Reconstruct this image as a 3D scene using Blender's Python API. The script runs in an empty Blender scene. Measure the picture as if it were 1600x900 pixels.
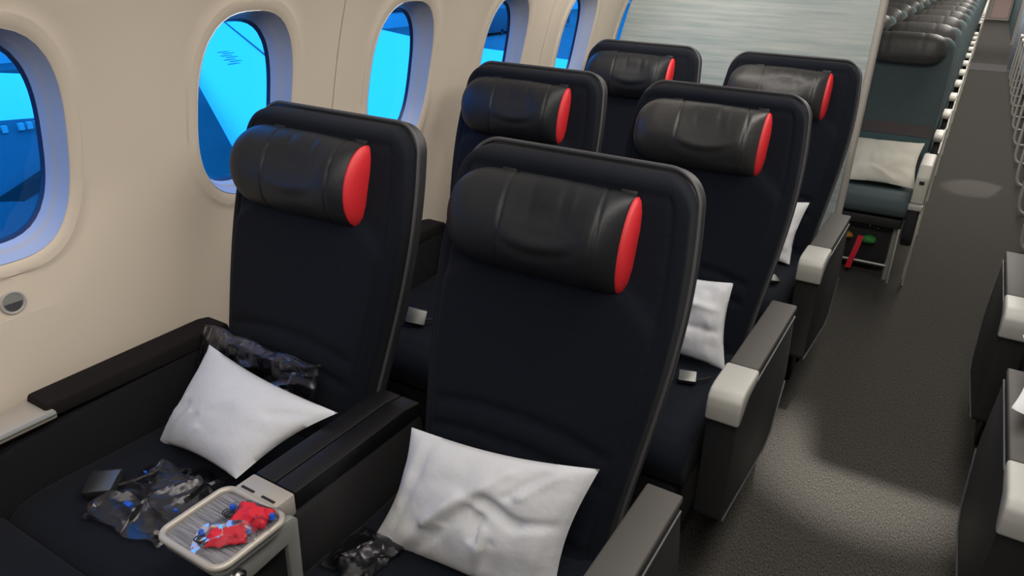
import bpy, bmesh, math, random
from mathutils import Vector, Matrix, noise
random.seed(7)
S = bpy.context.scene
COL = S.collection
PI = math.pi

# ------------------------------------------------------------------ camera
cd = bpy.data.cameras.new('camera')
cam = bpy.data.objects.new('camera', cd); COL.objects.link(cam)
cd.sensor_width = 36; cd.lens = 1155/1600*36; cd.clip_start = .02; cd.clip_end = 400
Rm = Matrix(((0.85452286, -0.2346929, 0.46336803),
             (0.51880505, 0.34247915, -0.78329391),
             (0.02513963, 0.90974022, 0.41441613)))
cam.matrix_world = Matrix.Translation((0, 0, 1.54)) @ Rm.to_4x4()
S.camera = cam
S.view_settings.view_transform = 'Standard'; S.view_settings.look = 'None'
S.view_settings.gamma = 1; S.view_settings.use_curve_mapping = False
S.view_settings.exposure = 0.0

# ------------------------------------------------------------------ world and large lights
w = bpy.data.worlds.new('sky'); S.world = w; w.use_nodes = True
bg = w.node_tree.nodes['Background']
bg.inputs[0].default_value = (.86, .93, 1, 1); bg.inputs[1].default_value = 3.2

def area(name, loc, rot, sx, sy, power, col):
    l = bpy.data.lights.new(name, 'AREA'); l.shape = 'RECTANGLE'; l.size = sx; l.size_y = sy
    l.energy = power; l.color = col
    o = bpy.data.objects.new(name, l); COL.objects.link(o); o.location = loc; o.rotation_euler = rot
    return o
WARM = (1.0, .935, .86)
area('cabin_light_premium', (.05, 1.0, 2.16), (0, 0, 0), .5, 4.2, 50, WARM)
area('sidewall_wash', (-.86, 1.2, 1.69), (0, math.radians(68), 0), .10, 4.6, 14.5, WARM)
area('partition_fill', (-.95, 2.75, 1.69), (math.radians(72), 0, 0), .9, .12, 5, WARM)  # added fill light, unseen under the bins, to brighten the partition
area('cabin_light_economy', (.2, 10.5, 2.16), (0, 0, 0), .5, 12, 190, (1, .93, .86))
area('cabin_light_rear', (.2, 22.5, 2.16), (0, 0, 0), .5, 9, 190, (1, .92, .88))
def spot(loc, aim, power, size, blend, soft):
    sp = bpy.data.lights.new('reading_spot', 'SPOT'); sp.energy = power; sp.color = (1, .93, .86)
    sp.spot_size = math.radians(size); sp.spot_blend = blend; sp.shadow_soft_size = soft
    so = bpy.data.objects.new('reading_spot', sp); COL.objects.link(so); so.location = loc
    so.rotation_euler = (Vector(aim)-Vector(loc)).to_track_quat('-Z', 'Y').to_euler()
spot((-.05, 1.90, 2.17), (-.01, 2.33, 0), 430, 23, .85, .006)
spot((.68, 8.2, 2.06), (.22, 6.45, 0), 300, 10, .6, .018)

# ------------------------------------------------------------------ helpers
def link(name, me, mat=None, parent=None, smooth=True):
    o = bpy.data.objects.new(name, me); COL.objects.link(o)
    if mat: me.materials.append(mat)
    if parent: o.parent = parent
    if smooth:
        for p in me.polygons: p.use_smooth = True
    return o
def obj(name, bm, mat, parent=None, smooth=True, sharp=None):
    me = bpy.data.meshes.new(name)
    bmesh.ops.recalc_face_normals(bm, faces=bm.faces)
    bm.to_mesh(me); bm.free()
    o = link(name, me, mat, parent, smooth)
    if smooth:
        me.set_sharp_from_angle(angle=math.radians(sharp or 38))
    return o
def empty(name, loc, rz=0):
    o = bpy.data.objects.new(name, None); COL.objects.link(o); o.location = loc; o.rotation_euler = (0, 0, rz)
    o.empty_display_size = .1
    return o
def tag(o, label=None, cat=None, group=None, kind=None):
    if label: o['label'] = label
    if cat: o['category'] = cat
    if group: o['group'] = group
    if kind: o['kind'] = kind
    return o
def copy_tree(o, parent=None):
    c = o.copy(); COL.objects.link(c); c.parent = parent
    for ch in list(o.children): copy_tree(ch, c)
    return c
def box(bm, x0, x1, y0, y1, z0, z1, bev=0, seg=2):
    r = bmesh.ops.create_cube(bm, size=1)
    vs = r['verts']
    for v in vs:
        v.co = Vector(((x0+x1)/2+v.co.x*(x1-x0), (y0+y1)/2+v.co.y*(y1-y0), (z0+z1)/2+v.co.z*(z1-z0)))
    if bev:
        es = {e for v in vs for e in v.link_edges}
        bmesh.ops.bevel(bm, geom=list(es), offset=bev, segments=seg, profile=.5, affect='EDGES')
    return bm
def B(*a, **k):
    return box(bmesh.new(), *a, **k)
def prism(bm, poly, a0, a1, axis='x', bev=0, seg=2):
    """poly: list of 2-D points (y,z) for axis x, (x,z) for axis y, (x,y) for axis z"""
    def P(p, a):
        return {'x': (a, p[0], p[1]), 'y': (p[0], a, p[1]), 'z': (p[0], p[1], a)}[axis]
    A = [bm.verts.new(P(p, a0)) for p in poly]; C2 = [bm.verts.new(P(p, a1)) for p in poly]
    n = len(poly)
    fs = [bm.faces.new(A), bm.faces.new(C2[::-1])]
    for i in range(n): fs.append(bm.faces.new((A[i], C2[i], C2[(i+1) % n], A[(i+1) % n])))
    bmesh.ops.recalc_face_normals(bm, faces=fs)
    if bev:
        es = {e for v in A+C2 for e in v.link_edges}
        bmesh.ops.bevel(bm, geom=list(es), offset=bev, segments=seg, profile=.5, affect='EDGES')
    return bm
def PR(*a, **k): return prism(bmesh.new(), *a, **k)
def tube(bm, pts, r, n=10, closed=False):
    pts = [Vector(p) for p in pts]; rings = []; m = len(pts); up = None
    for i, p in enumerate(pts):
        if closed: t = pts[(i+1) % m]-pts[i-1]
        else: t = pts[min(i+1, m-1)]-pts[max(i-1, 0)]
        t.normalize()
        if up is None: up = t.orthogonal().normalized()
        up = (up - t*up.dot(t)).normalized(); s = t.cross(up)
        rr = r[i] if isinstance(r, (list, tuple)) else r
        rings.append([bm.verts.new(p+(up*math.cos(2*PI*k/n)+s*math.sin(2*PI*k/n))*rr) for k in range(n)])
    for i in range(m if closed else m-1):
        a, b = rings[i], rings[(i+1) % m]
        sh = 0
        if closed and i == m-1:
            sh = min(range(n), key=lambda q: (b[q].co-a[0].co).length)
        for k in range(n): bm.faces.new((a[k], a[(k+1) % n], b[(k+1+sh) % n], b[(k+sh) % n]))
    if not closed:
        bm.faces.new(rings[0][::-1]); bm.faces.new(rings[-1])
    return bm
def TB(*a, **k): return tube(bmesh.new(), *a, **k)
def cyl(bm, c, axis, r, h, n=24, r2=None):
    a = Vector(axis).normalized(); u = a.orthogonal().normalized(); s = a.cross(u); c = Vector(c)
    r2 = r if r2 is None else r2
    A = [bm.verts.new(c+(u*math.cos(2*PI*k/n)+s*math.sin(2*PI*k/n))*r) for k in range(n)]
    D = [bm.verts.new(c+a*h+(u*math.cos(2*PI*k/n)+s*math.sin(2*PI*k/n))*r2) for k in range(n)]
    bm.faces.new(A[::-1]); bm.faces.new(D)
    for k in range(n): bm.faces.new((A[k], A[(k+1) % n], D[(k+1) % n], D[k]))
    return bm
def grid(bm, fn, nu, nv, closeu=False):
    V = [[bm.verts.new(fn(i/(nu if closeu else nu-1), j/(nv-1))) for i in range(nu)] for j in range(nv)]
    for j in range(nv-1):
        for i in range(nu if closeu else nu-1):
            i2 = (i+1) % nu
            bm.faces.new((V[j][i], V[j][i2], V[j+1][i2], V[j+1][i]))
    return V
def rrect(x0, x1, y0, y1, r, n=6):
    P = []
    for cx, cy, a in ((x1-r, y1-r, 0), (x0+r, y1-r, 90), (x0+r, y0+r, 180), (x1-r, y0+r, 270)):
        for k in range(n+1):
            t = math.radians(a+90*k/n); P.append((cx+r*math.cos(t), cy+r*math.sin(t)))
    return P
def sgn(v): return -1 if v < 0 else 1
def G(x, c, s): return math.exp(-((x-c)/s)**2)

# ------------------------------------------------------------------ materials
def mat(name, col, rough=.6, metal=0, bump=None, var=None, spec=None, sheen=0, coat=0):
    """bump=(scale,strength,dist)  var=(scale,colour2,contrast)"""
    m = bpy.data.materials.new(name); m.use_nodes = True; nt = m.node_tree; N = nt.nodes; L = nt.links
    p = N['Principled BSDF']; p.inputs['Base Color'].default_value = (*col, 1)
    p.inputs['Roughness'].default_value = rough; p.inputs['Metallic'].default_value = metal
    if spec is not None: p.inputs['Specular IOR Level'].default_value = spec
    if sheen: p.inputs['Sheen Weight'].default_value = sheen; p.inputs['Sheen Roughness'].default_value = .5
    if coat: p.inputs['Coat Weight'].default_value = coat
    tc = N.new('ShaderNodeTexCoord')
    if var:
        n = N.new('ShaderNodeTexNoise'); n.inputs['Scale'].default_value = var[0]; n.inputs['Detail'].default_value = 4
        L.new(tc.outputs['Object'], n.inputs['Vector'])
        r = N.new('ShaderNodeValToRGB'); r.color_ramp.elements[0].position = .5-var[2]; r.color_ramp.elements[1].position = .5+var[2]
        r.color_ramp.elements[0].color = (*col, 1); r.color_ramp.elements[1].color = (*var[1], 1)
        L.new(n.outputs['Fac'], r.inputs['Fac']); L.new(r.outputs['Color'], p.inputs['Base Color'])
    if bump:
        n = N.new('ShaderNodeTexNoise'); n.inputs['Scale'].default_value = bump[0]; n.inputs['Detail'].default_value = 3
        L.new(tc.outputs['Object'], n.inputs['Vector'])
        b = N.new('ShaderNodeBump'); b.inputs['Strength'].default_value = bump[1]; b.inputs['Distance'].default_value = bump[2]
        L.new(n.outputs['Fac'], b.inputs['Height']); L.new(b.outputs['Normal'], p.inputs['Normal'])
    return m
M = {}
M['fabric'] = mat('navy_black_seat_fabric', (.0022, .0034, .0070), .92, bump=(700, .5, .002), var=(520, (.0068, .0094, .0165), .16), spec=.18, sheen=.03)
M['fabric_arm'] = mat('dark_arm_fabric', (.005, .005, .0065), .9, bump=(700, .4, .002), var=(900, (.010, .010, .0125), .14), spec=.25)
M['leather'] = mat('black_leather', (.009, .0105, .0135), .50, bump=(70, .35, .002), spec=.36)
M['leather_grey'] = mat('lighter_charcoal_leather', (.026, .026, .027), .40, bump=(60, .35, .003), spec=.5)  # lighter, glossier leather for some headrests behind the first row
M['leather_econ'] = mat('grey_economy_leather', (.050, .050, .048), .42, bump=(60, .3, .003), spec=.5)
M['red'] = mat('red_leather', (.62, .022, .03), .5, bump=(260, .2, .002))
M['shell'] = mat('charcoal_plastic_shell', (.019, .0195, .022), .5, bump=(400, .1, .001))
M['trim'] = mat('grey_edge_trim', (.055, .057, .062), .5)
M['console'] = mat('charcoal_console_laminate', (.014, .014, .0155), .55, bump=(300, .15, .001), var=(600, (.022, .0215, .022), .2))
M['console_top'] = mat('taupe_grey_leather_pad', (.060, .056, .051), .6, bump=(300, .2, .001))
M['arm_top'] = mat('black_satin_arm_cap', (.006, .006, .0075), .42, bump=(300, .1, .001), spec=.3)
M['cap'] = mat('light_grey_plastic', (.42, .42, .39), .45)
M['bracket'] = mat('champagne_metal', (.46, .43, .38), .42, metal=.35, bump=(250, .1, .001))
M['bracket2'] = mat('grey_painted_metal', (.28, .29, .27), .45, metal=.3)
M['chrome'] = mat('polished_metal', (.6, .6, .6), .22, metal=1)
M['buckle'] = mat('brushed_buckle_metal', (.17, .175, .17), .45, metal=1)
M['dark'] = mat('black_plastic', (.008, .008, .009), .6)
M['green'] = mat('green_plastic', (.02, .14, .05), .5)
M['pillow'] = mat('white_pillow_cover', (.62, .635, .66), .85, bump=(60, .25, .004))
M['pillow_warm'] = mat('cream_pillow_cover', (.66, .64, .56), .85, bump=(60, .25, .004))
M['wall'] = mat('beige_sidewall_plastic', (.62, .548, .458), .5, bump=(900, .08, .0005))
M['wall2'] = mat('beige_cabin_lining', (.52, .465, .395), .6)
M['reveal'] = mat('window_reveal_plastic', (.40, .385, .375), .5)
M['seal'] = mat('blue_black_window_seal', (.01, .02, .06), .4)
M['ceiling'] = mat('white_ceiling_panel', (.7, .68, .65), .6)
M['bulk_trim'] = mat('grey_beige_partition_edge', (.42, .40, .36), .5)
M['teal'] = mat('dark_teal_seat_fabric', (.062, .085, .090), .9, bump=(600, .4, .002), var=(500, (.105, .140, .145), .15), spec=.2)
M['teal2'] = mat('muted_teal_stripe_fabric', (.070, .125, .130), .9, bump=(600, .4, .002), spec=.25)
M['brown'] = mat('dark_brown_stripe_fabric', (.105, .088, .090), .9, bump=(600, .4, .002), spec=.25)
M['beige_arm'] = mat('cream_armrest_plastic', (.52, .51, .45), .5)
M['box'] = mat('dark_grey_box', (.022, .022, .024), .5)
M['rail'] = mat('grey_metal_seat_leg', (.38, .38, .35), .4, metal=.5)
M['orange'] = mat('orange_pouch', (.45, .20, .03), .6)
M['green2'] = mat('green_pouch', (.03, .22, .05), .6)
M['red_strap'] = mat('red_webbing', (.6, .01, .03), .7)
M['blue'] = mat('blue_plastic', (.01, .08, .5), .4)
M['curtain'] = mat('pale_blue_curtain', (.60, .68, .80), .9, bump=(30, .3, .01))
M['pink'] = mat('pinkish_galley_panel', (.62, .47, .43), .6)
M['light_spill'] = mat('grey_floor_light_spill', (.085, .085, .085), .98, spec=.1)
M['wing'] = mat('white_aircraft_paint', (.86, .86, .86), .5)
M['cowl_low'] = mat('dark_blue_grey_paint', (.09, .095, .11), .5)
M['seam'] = mat('dark_seam', (.12, .12, .12), .7)
M['stencil'] = mat('faded_stencil', (.30, .30, .30), .8)
M['apron'] = mat('concrete_apron', (.12, .12, .12), .9, var=(.3, (.17, .17, .17), .3))
M['terminal'] = mat('pale_terminal_cladding', (.55, .56, .56), .7)
M['terminal_dark'] = mat('terminal_dark_glass', (.03, .035, .04), .3)
M['yellow'] = mat('yellow_vehicle_paint', (.75, .6, .06), .5)

# carpet: fine ribs and flecks
def carpet():
    m = mat('charcoal_carpet', (.045, .043, .04), .98, spec=.1); nt = m.node_tree; N = nt.nodes; L = nt.links; p = N['Principled BSDF']
    tc = N.new('ShaderNodeTexCoord'); mp = N.new('ShaderNodeMapping'); mp.inputs['Scale'].default_value = (380, 110, 1)
    n = N.new('ShaderNodeTexNoise'); n.inputs['Scale'].default_value = 1; n.inputs['Detail'].default_value = 2
    L.new(tc.outputs['Object'], mp.inputs['Vector']); L.new(mp.outputs['Vector'], n.inputs['Vector'])
    r = N.new('ShaderNodeValToRGB'); r.color_ramp.elements[0].position = .32; r.color_ramp.elements[1].position = .68
    r.color_ramp.elements[0].color = (.020, .019, .017, 1); r.color_ramp.elements[1].color = (.084, .080, .072, 1)
    L.new(n.outputs['Fac'], r.inputs['Fac']); L.new(r.outputs['Color'], p.inputs['Base Color'])
    b = N.new('ShaderNodeBump'); b.inputs['Strength'].default_value = .6; b.inputs['Distance'].default_value = .003
    L.new(n.outputs['Fac'], b.inputs['Height']); L.new(b.outputs['Normal'], p.inputs['Normal'])
    return m
M['carpet'] = carpet()
def bulk_mat():
    m = mat('pale_streaked_partition', (.4, .45, .45), .45); nt = m.node_tree; N = nt.nodes; L = nt.links; p = N['Principled BSDF']
    tc = N.new('ShaderNodeTexCoord'); mp = N.new('ShaderNodeMapping'); mp.inputs['Scale'].default_value = (1.3, 1, 26)
    mp.inputs['Rotation'].default_value = (0, math.radians(2), 0)
    n = N.new('ShaderNodeTexNoise'); n.inputs['Scale'].default_value = 1.6; n.inputs['Detail'].default_value = 6; n.inputs['Roughness'].default_value = .65
    L.new(tc.outputs['Object'], mp.inputs['Vector']); L.new(mp.outputs['Vector'], n.inputs['Vector'])
    r = N.new('ShaderNodeValToRGB'); r.color_ramp.elements[0].position = .30; r.color_ramp.elements[1].position = .70
    r.color_ramp.elements[0].color = (.30, .385, .39, 1); r.color_ramp.elements[1].color = (.55, .585, .56, 1)
    L.new(n.outputs['Fac'], r.inputs['Fac']); L.new(r.outputs['Color'], p.inputs['Base Color'])
    return m
M['bulk'] = bulk_mat()
def tray_mat():
    m = mat('brushed_grey_tray_insert', (.18, .18, .19), .45); nt = m.node_tree; N = nt.nodes; L = nt.links; p = N['Principled BSDF']
    tc = N.new('ShaderNodeTexCoord'); mp = N.new('ShaderNodeMapping'); mp.inputs['Scale'].default_value = (14, 420, 1)
    n = N.new('ShaderNodeTexNoise'); n.inputs['Scale'].default_value = 1
    L.new(tc.outputs['Object'], mp.inputs['Vector']); L.new(mp.outputs['Vector'], n.inputs['Vector'])
    r = N.new('ShaderNodeValToRGB'); r.color_ramp.elements[0].position = .35; r.color_ramp.elements[1].position = .65
    r.color_ramp.elements[0].color = (.09, .09, .10, 1); r.color_ramp.elements[1].color = (.27, .27, .29, 1)
    L.new(n.outputs['Fac'], r.inputs['Fac']); L.new(r.outputs['Color'], p.inputs['Base Color'])
    return m
M['tray'] = tray_mat()
def tint_glass():
    m = bpy.data.materials.new('blue_dimming_glass'); m.use_nodes = True; nt = m.node_tree; N = nt.nodes; L = nt.links
    for n in list(N): N.remove(n)
    o = N.new('ShaderNodeOutputMaterial'); mx = N.new('ShaderNodeMixShader'); t = N.new('ShaderNodeBsdfTransparent'); g = N.new('ShaderNodeBsdfGlossy')
    t.inputs[0].default_value = (.012, .30, 1.0, 1); g.inputs['Roughness'].default_value = .03; mx.inputs[0].default_value = .03
    L.new(t.outputs[0], mx.inputs[1]); L.new(g.outputs[0], mx.inputs[2]); L.new(mx.outputs[0], o.inputs[0])
    return m
M['glass'] = tint_glass()
def film(name, tint, gl, sc=22):
    m = bpy.data.materials.new(name); m.use_nodes = True; nt = m.node_tree; N = nt.nodes; L = nt.links
    for n in list(N): N.remove(n)
    o = N.new('ShaderNodeOutputMaterial'); mx = N.new('ShaderNodeMixShader'); t = N.new('ShaderNodeBsdfTransparent'); g = N.new('ShaderNodeBsdfGlossy')
    t.inputs[0].default_value = (*tint, 1); g.inputs['Roughness'].default_value = .28; g.inputs[0].default_value = (.9, .9, .95, 1)
    tc = N.new('ShaderNodeTexCoord'); nz = N.new('ShaderNodeTexNoise'); nz.inputs['Scale'].default_value = sc; nz.inputs['Detail'].default_value = 2
    b = N.new('ShaderNodeBump'); b.inputs['Strength'].default_value = .8; b.inputs['Distance'].default_value = .01
    L.new(tc.outputs['Object'], nz.inputs['Vector']); L.new(nz.outputs['Fac'], b.inputs['Height']); L.new(b.outputs['Normal'], g.inputs['Normal'])
    fr = N.new('ShaderNodeFresnel'); fr.inputs[0].default_value = 1.42; L.new(b.outputs['Normal'], fr.inputs['Normal'])
    ad = N.new('ShaderNodeMath'); ad.operation = 'ADD'; ad.inputs[1].default_value = gl; ad.use_clamp = True
    L.new(fr.outputs[0], ad.inputs[0]); L.new(ad.outputs[0], mx.inputs[0])
    L.new(t.outputs[0], mx.inputs[1]); L.new(g.outputs[0], mx.inputs[2]); L.new(mx.outputs[0], o.inputs[0])
    return m
M['film_pack'] = film('soft_clear_wrap', (.9, .9, .92), -.02)
M['film'] = film('clear_plastic_film', (.86, .86, .90), .03)
M['film_dark'] = film('smoky_plastic_film', (.45, .46, .5), .02)

# ------------------------------------------------------------------ setting: cabin shell
def wx(z):
    """sidewall inner face, x as a function of height"""
    P = [(0, -1.50), (.35, -1.585), (.64, -1.61), (.95, -1.625), (1.12, -1.60), (1.4, -1.525), (1.7, -1.40), (1.95, -1.22), (2.2, -.98)]
    for a, b in zip(P, P[1:]):
        if z <= b[0]:
            t = (z-a[0])/(b[0]-a[0]); i = P.index(a)
            p0 = P[max(i-1, 0)]; p3 = P[min(i+2, len(P)-1)]
            m1 = (b[1]-p0[1])/max(b[0]-p0[0], 1e-6)*(b[0]-a[0]); m2 = (p3[1]-a[1])/max(p3[0]-a[0], 1e-6)*(b[0]-a[0])
            h = t*t*(3-2*t)
            return (2*t**3-3*t*t+1)*a[1]+(t**3-2*t*t+t)*m1+(3*t*t-2*t**3)*b[1]+(t**3-t*t)*m2
    return P[-1][1]
WZ0, WZ1, WHY, WHZ = .80, 1.60, .152, .236      # cell bounds, opening half sizes
WCZ = 1.156
def opening(t, hy, hz, p=2.75):
    c, s = math.cos(t), math.sin(t)
    r = (abs(c/hy)**p+abs(s/hz)**p)**(-1/p)
    return r*c, r*s
pitch = .628
win_y = [1.317+pitch*i for i in range(-3, 5)]
NA = 64
def cell_edge(t, hy, z0, z1):
    c, s = math.cos(t), math.sin(t)
    k = 1e9
    if abs(c) > 1e-9: k = min(k, hy/abs(c))
    if s > 1e-9: k = min(k, (z1-WCZ)/s)
    if s < -1e-9: k = min(k, (z0-WCZ)/s)
    return k*c, k*s
corner_t = [math.atan2(WZ1-WCZ, pitch/2), math.atan2(WZ1-WCZ, -pitch/2), math.atan2(WZ0-WCZ, -pitch/2), math.atan2(WZ0-WCZ, pitch/2)]
ANG = [2*PI*i/NA for i in range(NA)]
for ct in corner_t:
    ct %= 2*PI
    j = min(range(NA), key=lambda i: abs(ANG[i]-ct)); ANG[j] = ct
wall = empty('wall_left', (0, 0, 0)); tag(wall, kind='structure')
def wall_x(y, z, yc=None):
    """scalloped bay round each window: the lining falls back a little"""
    d = 0
    if yc is not None:
        q = ((y-yc)/.235)**2+((z-WCZ)/.33)**2
        d = -.011*max(0, 1-min(1, q/1.25))**.8
        r = math.sqrt(((abs((y-yc))/(WHY+.030))**2.75+(abs(z-WCZ)/(WHZ+.032))**2.75))
        if r < 1: d += .0045
    return wx(z)+d
p0 = win_y[0]-pitch/2
for k in range(4):
    a, b = p0+2*k*pitch, p0+2*(k+1)*pitch
    bm = bmesh.new()
    for yc in (a+pitch/2, a+3*pitch/2):
        rings = []
        fr = [0, .07, .14, .19, .215, .26, .34, .45, .58, .72, .86, 1]
        for f in fr:
            ring = []
            for t in ANG:
                oy, oz = opening(t, WHY, WHZ); ey, ez = cell_edge(t, pitch/2, WZ0, WZ1)
                L0 = math.hypot(oy, oz); L1 = math.hypot(ey, ez)
                # even metric spacing near the rim
                e = min(f*.15/(L1-L0) if f < .26 else f, 1)
                if f >= .26:
                    e0 = min(.26*.15/(L1-L0), 1); e = e0+(1-e0)*(f-.26)/.74
                y, z = yc+oy+(ey-oy)*e, WCZ+oz+(ez-oz)*e
                x = wall_x(y, z, yc)
                if f == 0: x -= .005
                ring.append(bm.verts.new((x, y, z)))
            rings.append(ring)
        for r0, r1 in zip(rings, rings[1:]):
            for i in range(NA):
                bm.faces.new((r0[i], r0[(i+1) % NA], r1[(i+1) % NA], r1[i]))
    for z0, z1, n in ((0.0, WZ0, 12), (WZ1, 2.2, 8)):
        grid(bm, lambda u, v: Vector((wx(z0+(z1-z0)*v), a+(b-a)*u, z0+(z1-z0)*v)), 9, n)
    bmesh.ops.remove_doubles(bm, verts=bm.verts, dist=.0015)
    # folded lip at the panel joints
    ed = [e for e in bm.edges if e.is_boundary and all(abs(v.co.y-a) < .002 or abs(v.co.y-b) < .002 for v in e.verts) and abs(e.verts[0].co.y-e.verts[1].co.y) < .01]
    r = bmesh.ops.extrude_edge_only(bm, edges=ed)
    for v in [g for g in r['geom'] if isinstance(g, bmesh.types.BMVert)]:
        v.co.x -= .02
    for e in ed:
        for v in e.verts: v.co.y += .0022 if abs(v.co.y-a) < .002 else (-.0022 if abs(v.co.y-b) < .002 else 0)
    obj('sidewall_panel', bm, M['wall'], wall, sharp=50)
y1w = p0+8*pitch
bm = bmesh.new()
grid(bm, lambda u, v: Vector((wx(2.2*v), y1w+(29-y1w)*u, 2.2*v)), 20, 22)
grid(bm, lambda u, v: Vector((wx(2.2*v), -2.2+(p0+2.2)*u, 2.2*v)), 3, 22)
obj('sidewall_lining', bm, M['wall2'], wall)

for k, yc in enumerate(win_y):
    W = empty('window_%d' % (k+1), (wx(WCZ), yc, WCZ)); tag(W, kind='structure')
    x0 = wx(WCZ)
    def ringpt(t, sy, sz, dx):
        oy, oz = opening(t, WHY*sy, WHZ*sz); return (oy, oz, dx)
    bm = bmesh.new()
    steps = [(1.0, -.004), (.985, -.016), (.955, -.035), (.945, -.040), (.935, -.042), (.915, -.060), (.90, -.070)]
    rings = []
    for sc, dx in steps:
        r = []
        for t in ANG:
            oy, oz = opening(t, WHY*sc-(1-sc)*.01, WHZ*sc)
            zz = WCZ+oz
            sx = wx(zz)+dx-x0 if dx > -.02 else (wx(zz)-x0)*max(0, 1-(-dx-.02)/.25)+dx
            r.append(bm.verts.new((sx, oy, oz)))
        rings.append(r)
    for r0, r1 in zip(rings, rings[1:]):
        for i in range(NA): bm.faces.new((r0[i], r0[(i+1) % NA], r1[(i+1) % NA], r1[i]))
    obj('window_frame', bm, M['reveal'], W, sharp=60)
    last = [v for v in [(wx(WCZ+opening(t, WHY*.885-.001, WHZ*.885)[1])-x0) for t in ANG]]
    bm = bmesh.new()
    def gp(t, s, dx):
        oy, oz = opening(t, WHY*.90-.00100*1, WHZ*.90); zz = WCZ+oz*s
        return Vector(((wx(zz)-x0)*.80+dx, oy*s, oz*s))
    r1 = [bm.verts.new(gp(t, 1.0, -.070)) for t in ANG]; r2 = [bm.verts.new(gp(t, .985, -.073)) for t in ANG]
    r3 = [bm.verts.new(gp(t, .965, -.080)) for t in ANG]
    for q0, q1 in ((r1, r2), (r2, r3)):
        for i in range(NA): bm.faces.new((q0[i], q0[(i+1) % NA], q1[(i+1) % NA], q1[i]))
    obj('window_seal', bm, M['seal'], W, sharp=60)
    bm = bmesh.new()
    q = [bm.verts.new(gp(t, .968, -.0795)) for t in ANG]; bm.faces.new(q)
    obj('pane', bm, M['glass'], W, smooth=False)

def struct(name, bm, m, smooth=False, **k):
    o = obj(name, bm, m, None, smooth); tag(o, kind='structure'); return o
struct('floor', B(-1.6, 3.9, -2.2, 29, -.04, 0), M['carpet'])
struct('light_spill_strip', B(-1.45, 3.4, 14.3, 15.35, 0, .004), M['light_spill'])  # light spill across the aisle floor, put in as a paler strip
struct('ceiling', B(-1.3, 3.4, -2.2, 29, 2.2, 2.24), M['ceiling'])
struct('wall_front', B(-1.75, 3.9, -2.26, -2.2, 0, 2.2), M['wall2'])
struct('wall_right', B(3.7, 3.76, -2.2, 29, 0, 2.2), M['wall2'])
struct('wall_back', B(-1.75, 3.9, 29.0, 29.06, 0, 2.2), M['wall2'])
def bin_run(name, x0, x1, left):
    poly = [(x0, 1.82), (x0+.06, 1.76), (x1-.16, 1.72), (x1-.04, 1.78), (x1, 1.95), (x1-.06, 2.17), (x0, 2.17)]
    if not left: poly = [(x0+x1-px, pz) for px, pz in poly]
    struct(name, PR(poly, -2.1, 3.6, axis='y', bev=.01), M['ceiling'])
bin_run('trim_3', -1.27, -.62, True)
bin_run('trim_4', 1.15, 1.85, False)

# added light blocker, unseen above the aisle; its corner shapes the carpet light patch
t = empty('added_light_blocker', (.202, 1.966, 2.2)); tag(t, 'added dark light-blocking panel hanging unseen above the aisle beside the second row', 'light blocker')
obj('blocker_panel', PR(rrect(-.266, .266, -.300, -.05, .012), -.02, .02, axis='y', bev=.004), M['dark'], t)
obj('blocker_hinge', cyl(bmesh.new(), (-.15, 0, -.03), (1, 0, 0), .03, .30, 20), M['trim'], t)
obj('bracket', B(-.10, .10, -.02, .02, -.06, .0), M['trim'], t)

# partition behind the premium rows
part = empty('cabin_partition', (-.98, 3.72, 0))
tag(part, 'pale streaked cabin partition with a beige edge post behind the last premium row', 'partition')
prof = [(wx(2.19*i/24)+.004+.98, 2.19*i/24) for i in range(24, -1, -1)]
obj('partition_panel', PR([(.585, 0.02), (.585, 2.19)]+prof[:-1]+[(prof[-1][0], .02)], -.012, .012, axis='y'), M['bulk'], part, smooth=False)
obj('edge_post', PR(rrect(.575, .605, -.024, .024, .012), .0, 2.19, axis='z'), M['bulk_trim'], part)
obj('kick_strip', B(-.40, .57, -.017, .017, 0, .1), M['shell'], part)

# ------------------------------------------------------------------ premium seat
YS = .29
def yf(z): return -.02+YS*(z-.64)
ZT = 1.182
WP = [(.38, .222), (.54, .230), (.65, .243), (.75, .255), (.85, .264), (.95, .267), (1.05, .262), (1.15, .250), (1.25, .240)]
def hw(z):
    for a, b in zip(WP, WP[1:]):
        if z <= b[0]:
            t = max(0, (z-a[0])/(b[0]-a[0])); i = WP.index(a)
            p0 = WP[max(i-1, 0)]; p3 = WP[min(i+2, len(WP)-1)]
            m1 = (b[1]-p0[1])/(b[0]-p0[0])*(b[0]-a[0]); m2 = (p3[1]-a[1])/(p3[0]-a[0])*(b[0]-a[0])
            return (2*t**3-3*t*t+1)*a[1]+(t**3-2*t*t+t)*m1+(3*t*t-2*t**3)*b[1]+(t**3-t*t)*m2
    return WP[-1][1]
RC = .062
def outline_w(z, zt=ZT, rc=RC, off=0):
    w = hw(z)+off
    if z > zt-rc: 
        w -= rc-math.sqrt(max(0, rc*rc-(z-(zt-rc))**2))
    return w
def zrows(z0, zt, n, rc=RC):
    L = [z0+(zt-rc-z0)*i/n for i in range(n)]
    L += [zt-rc+rc*math.sin(PI/2*i/12) for i in range(13)]
    return L
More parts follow.
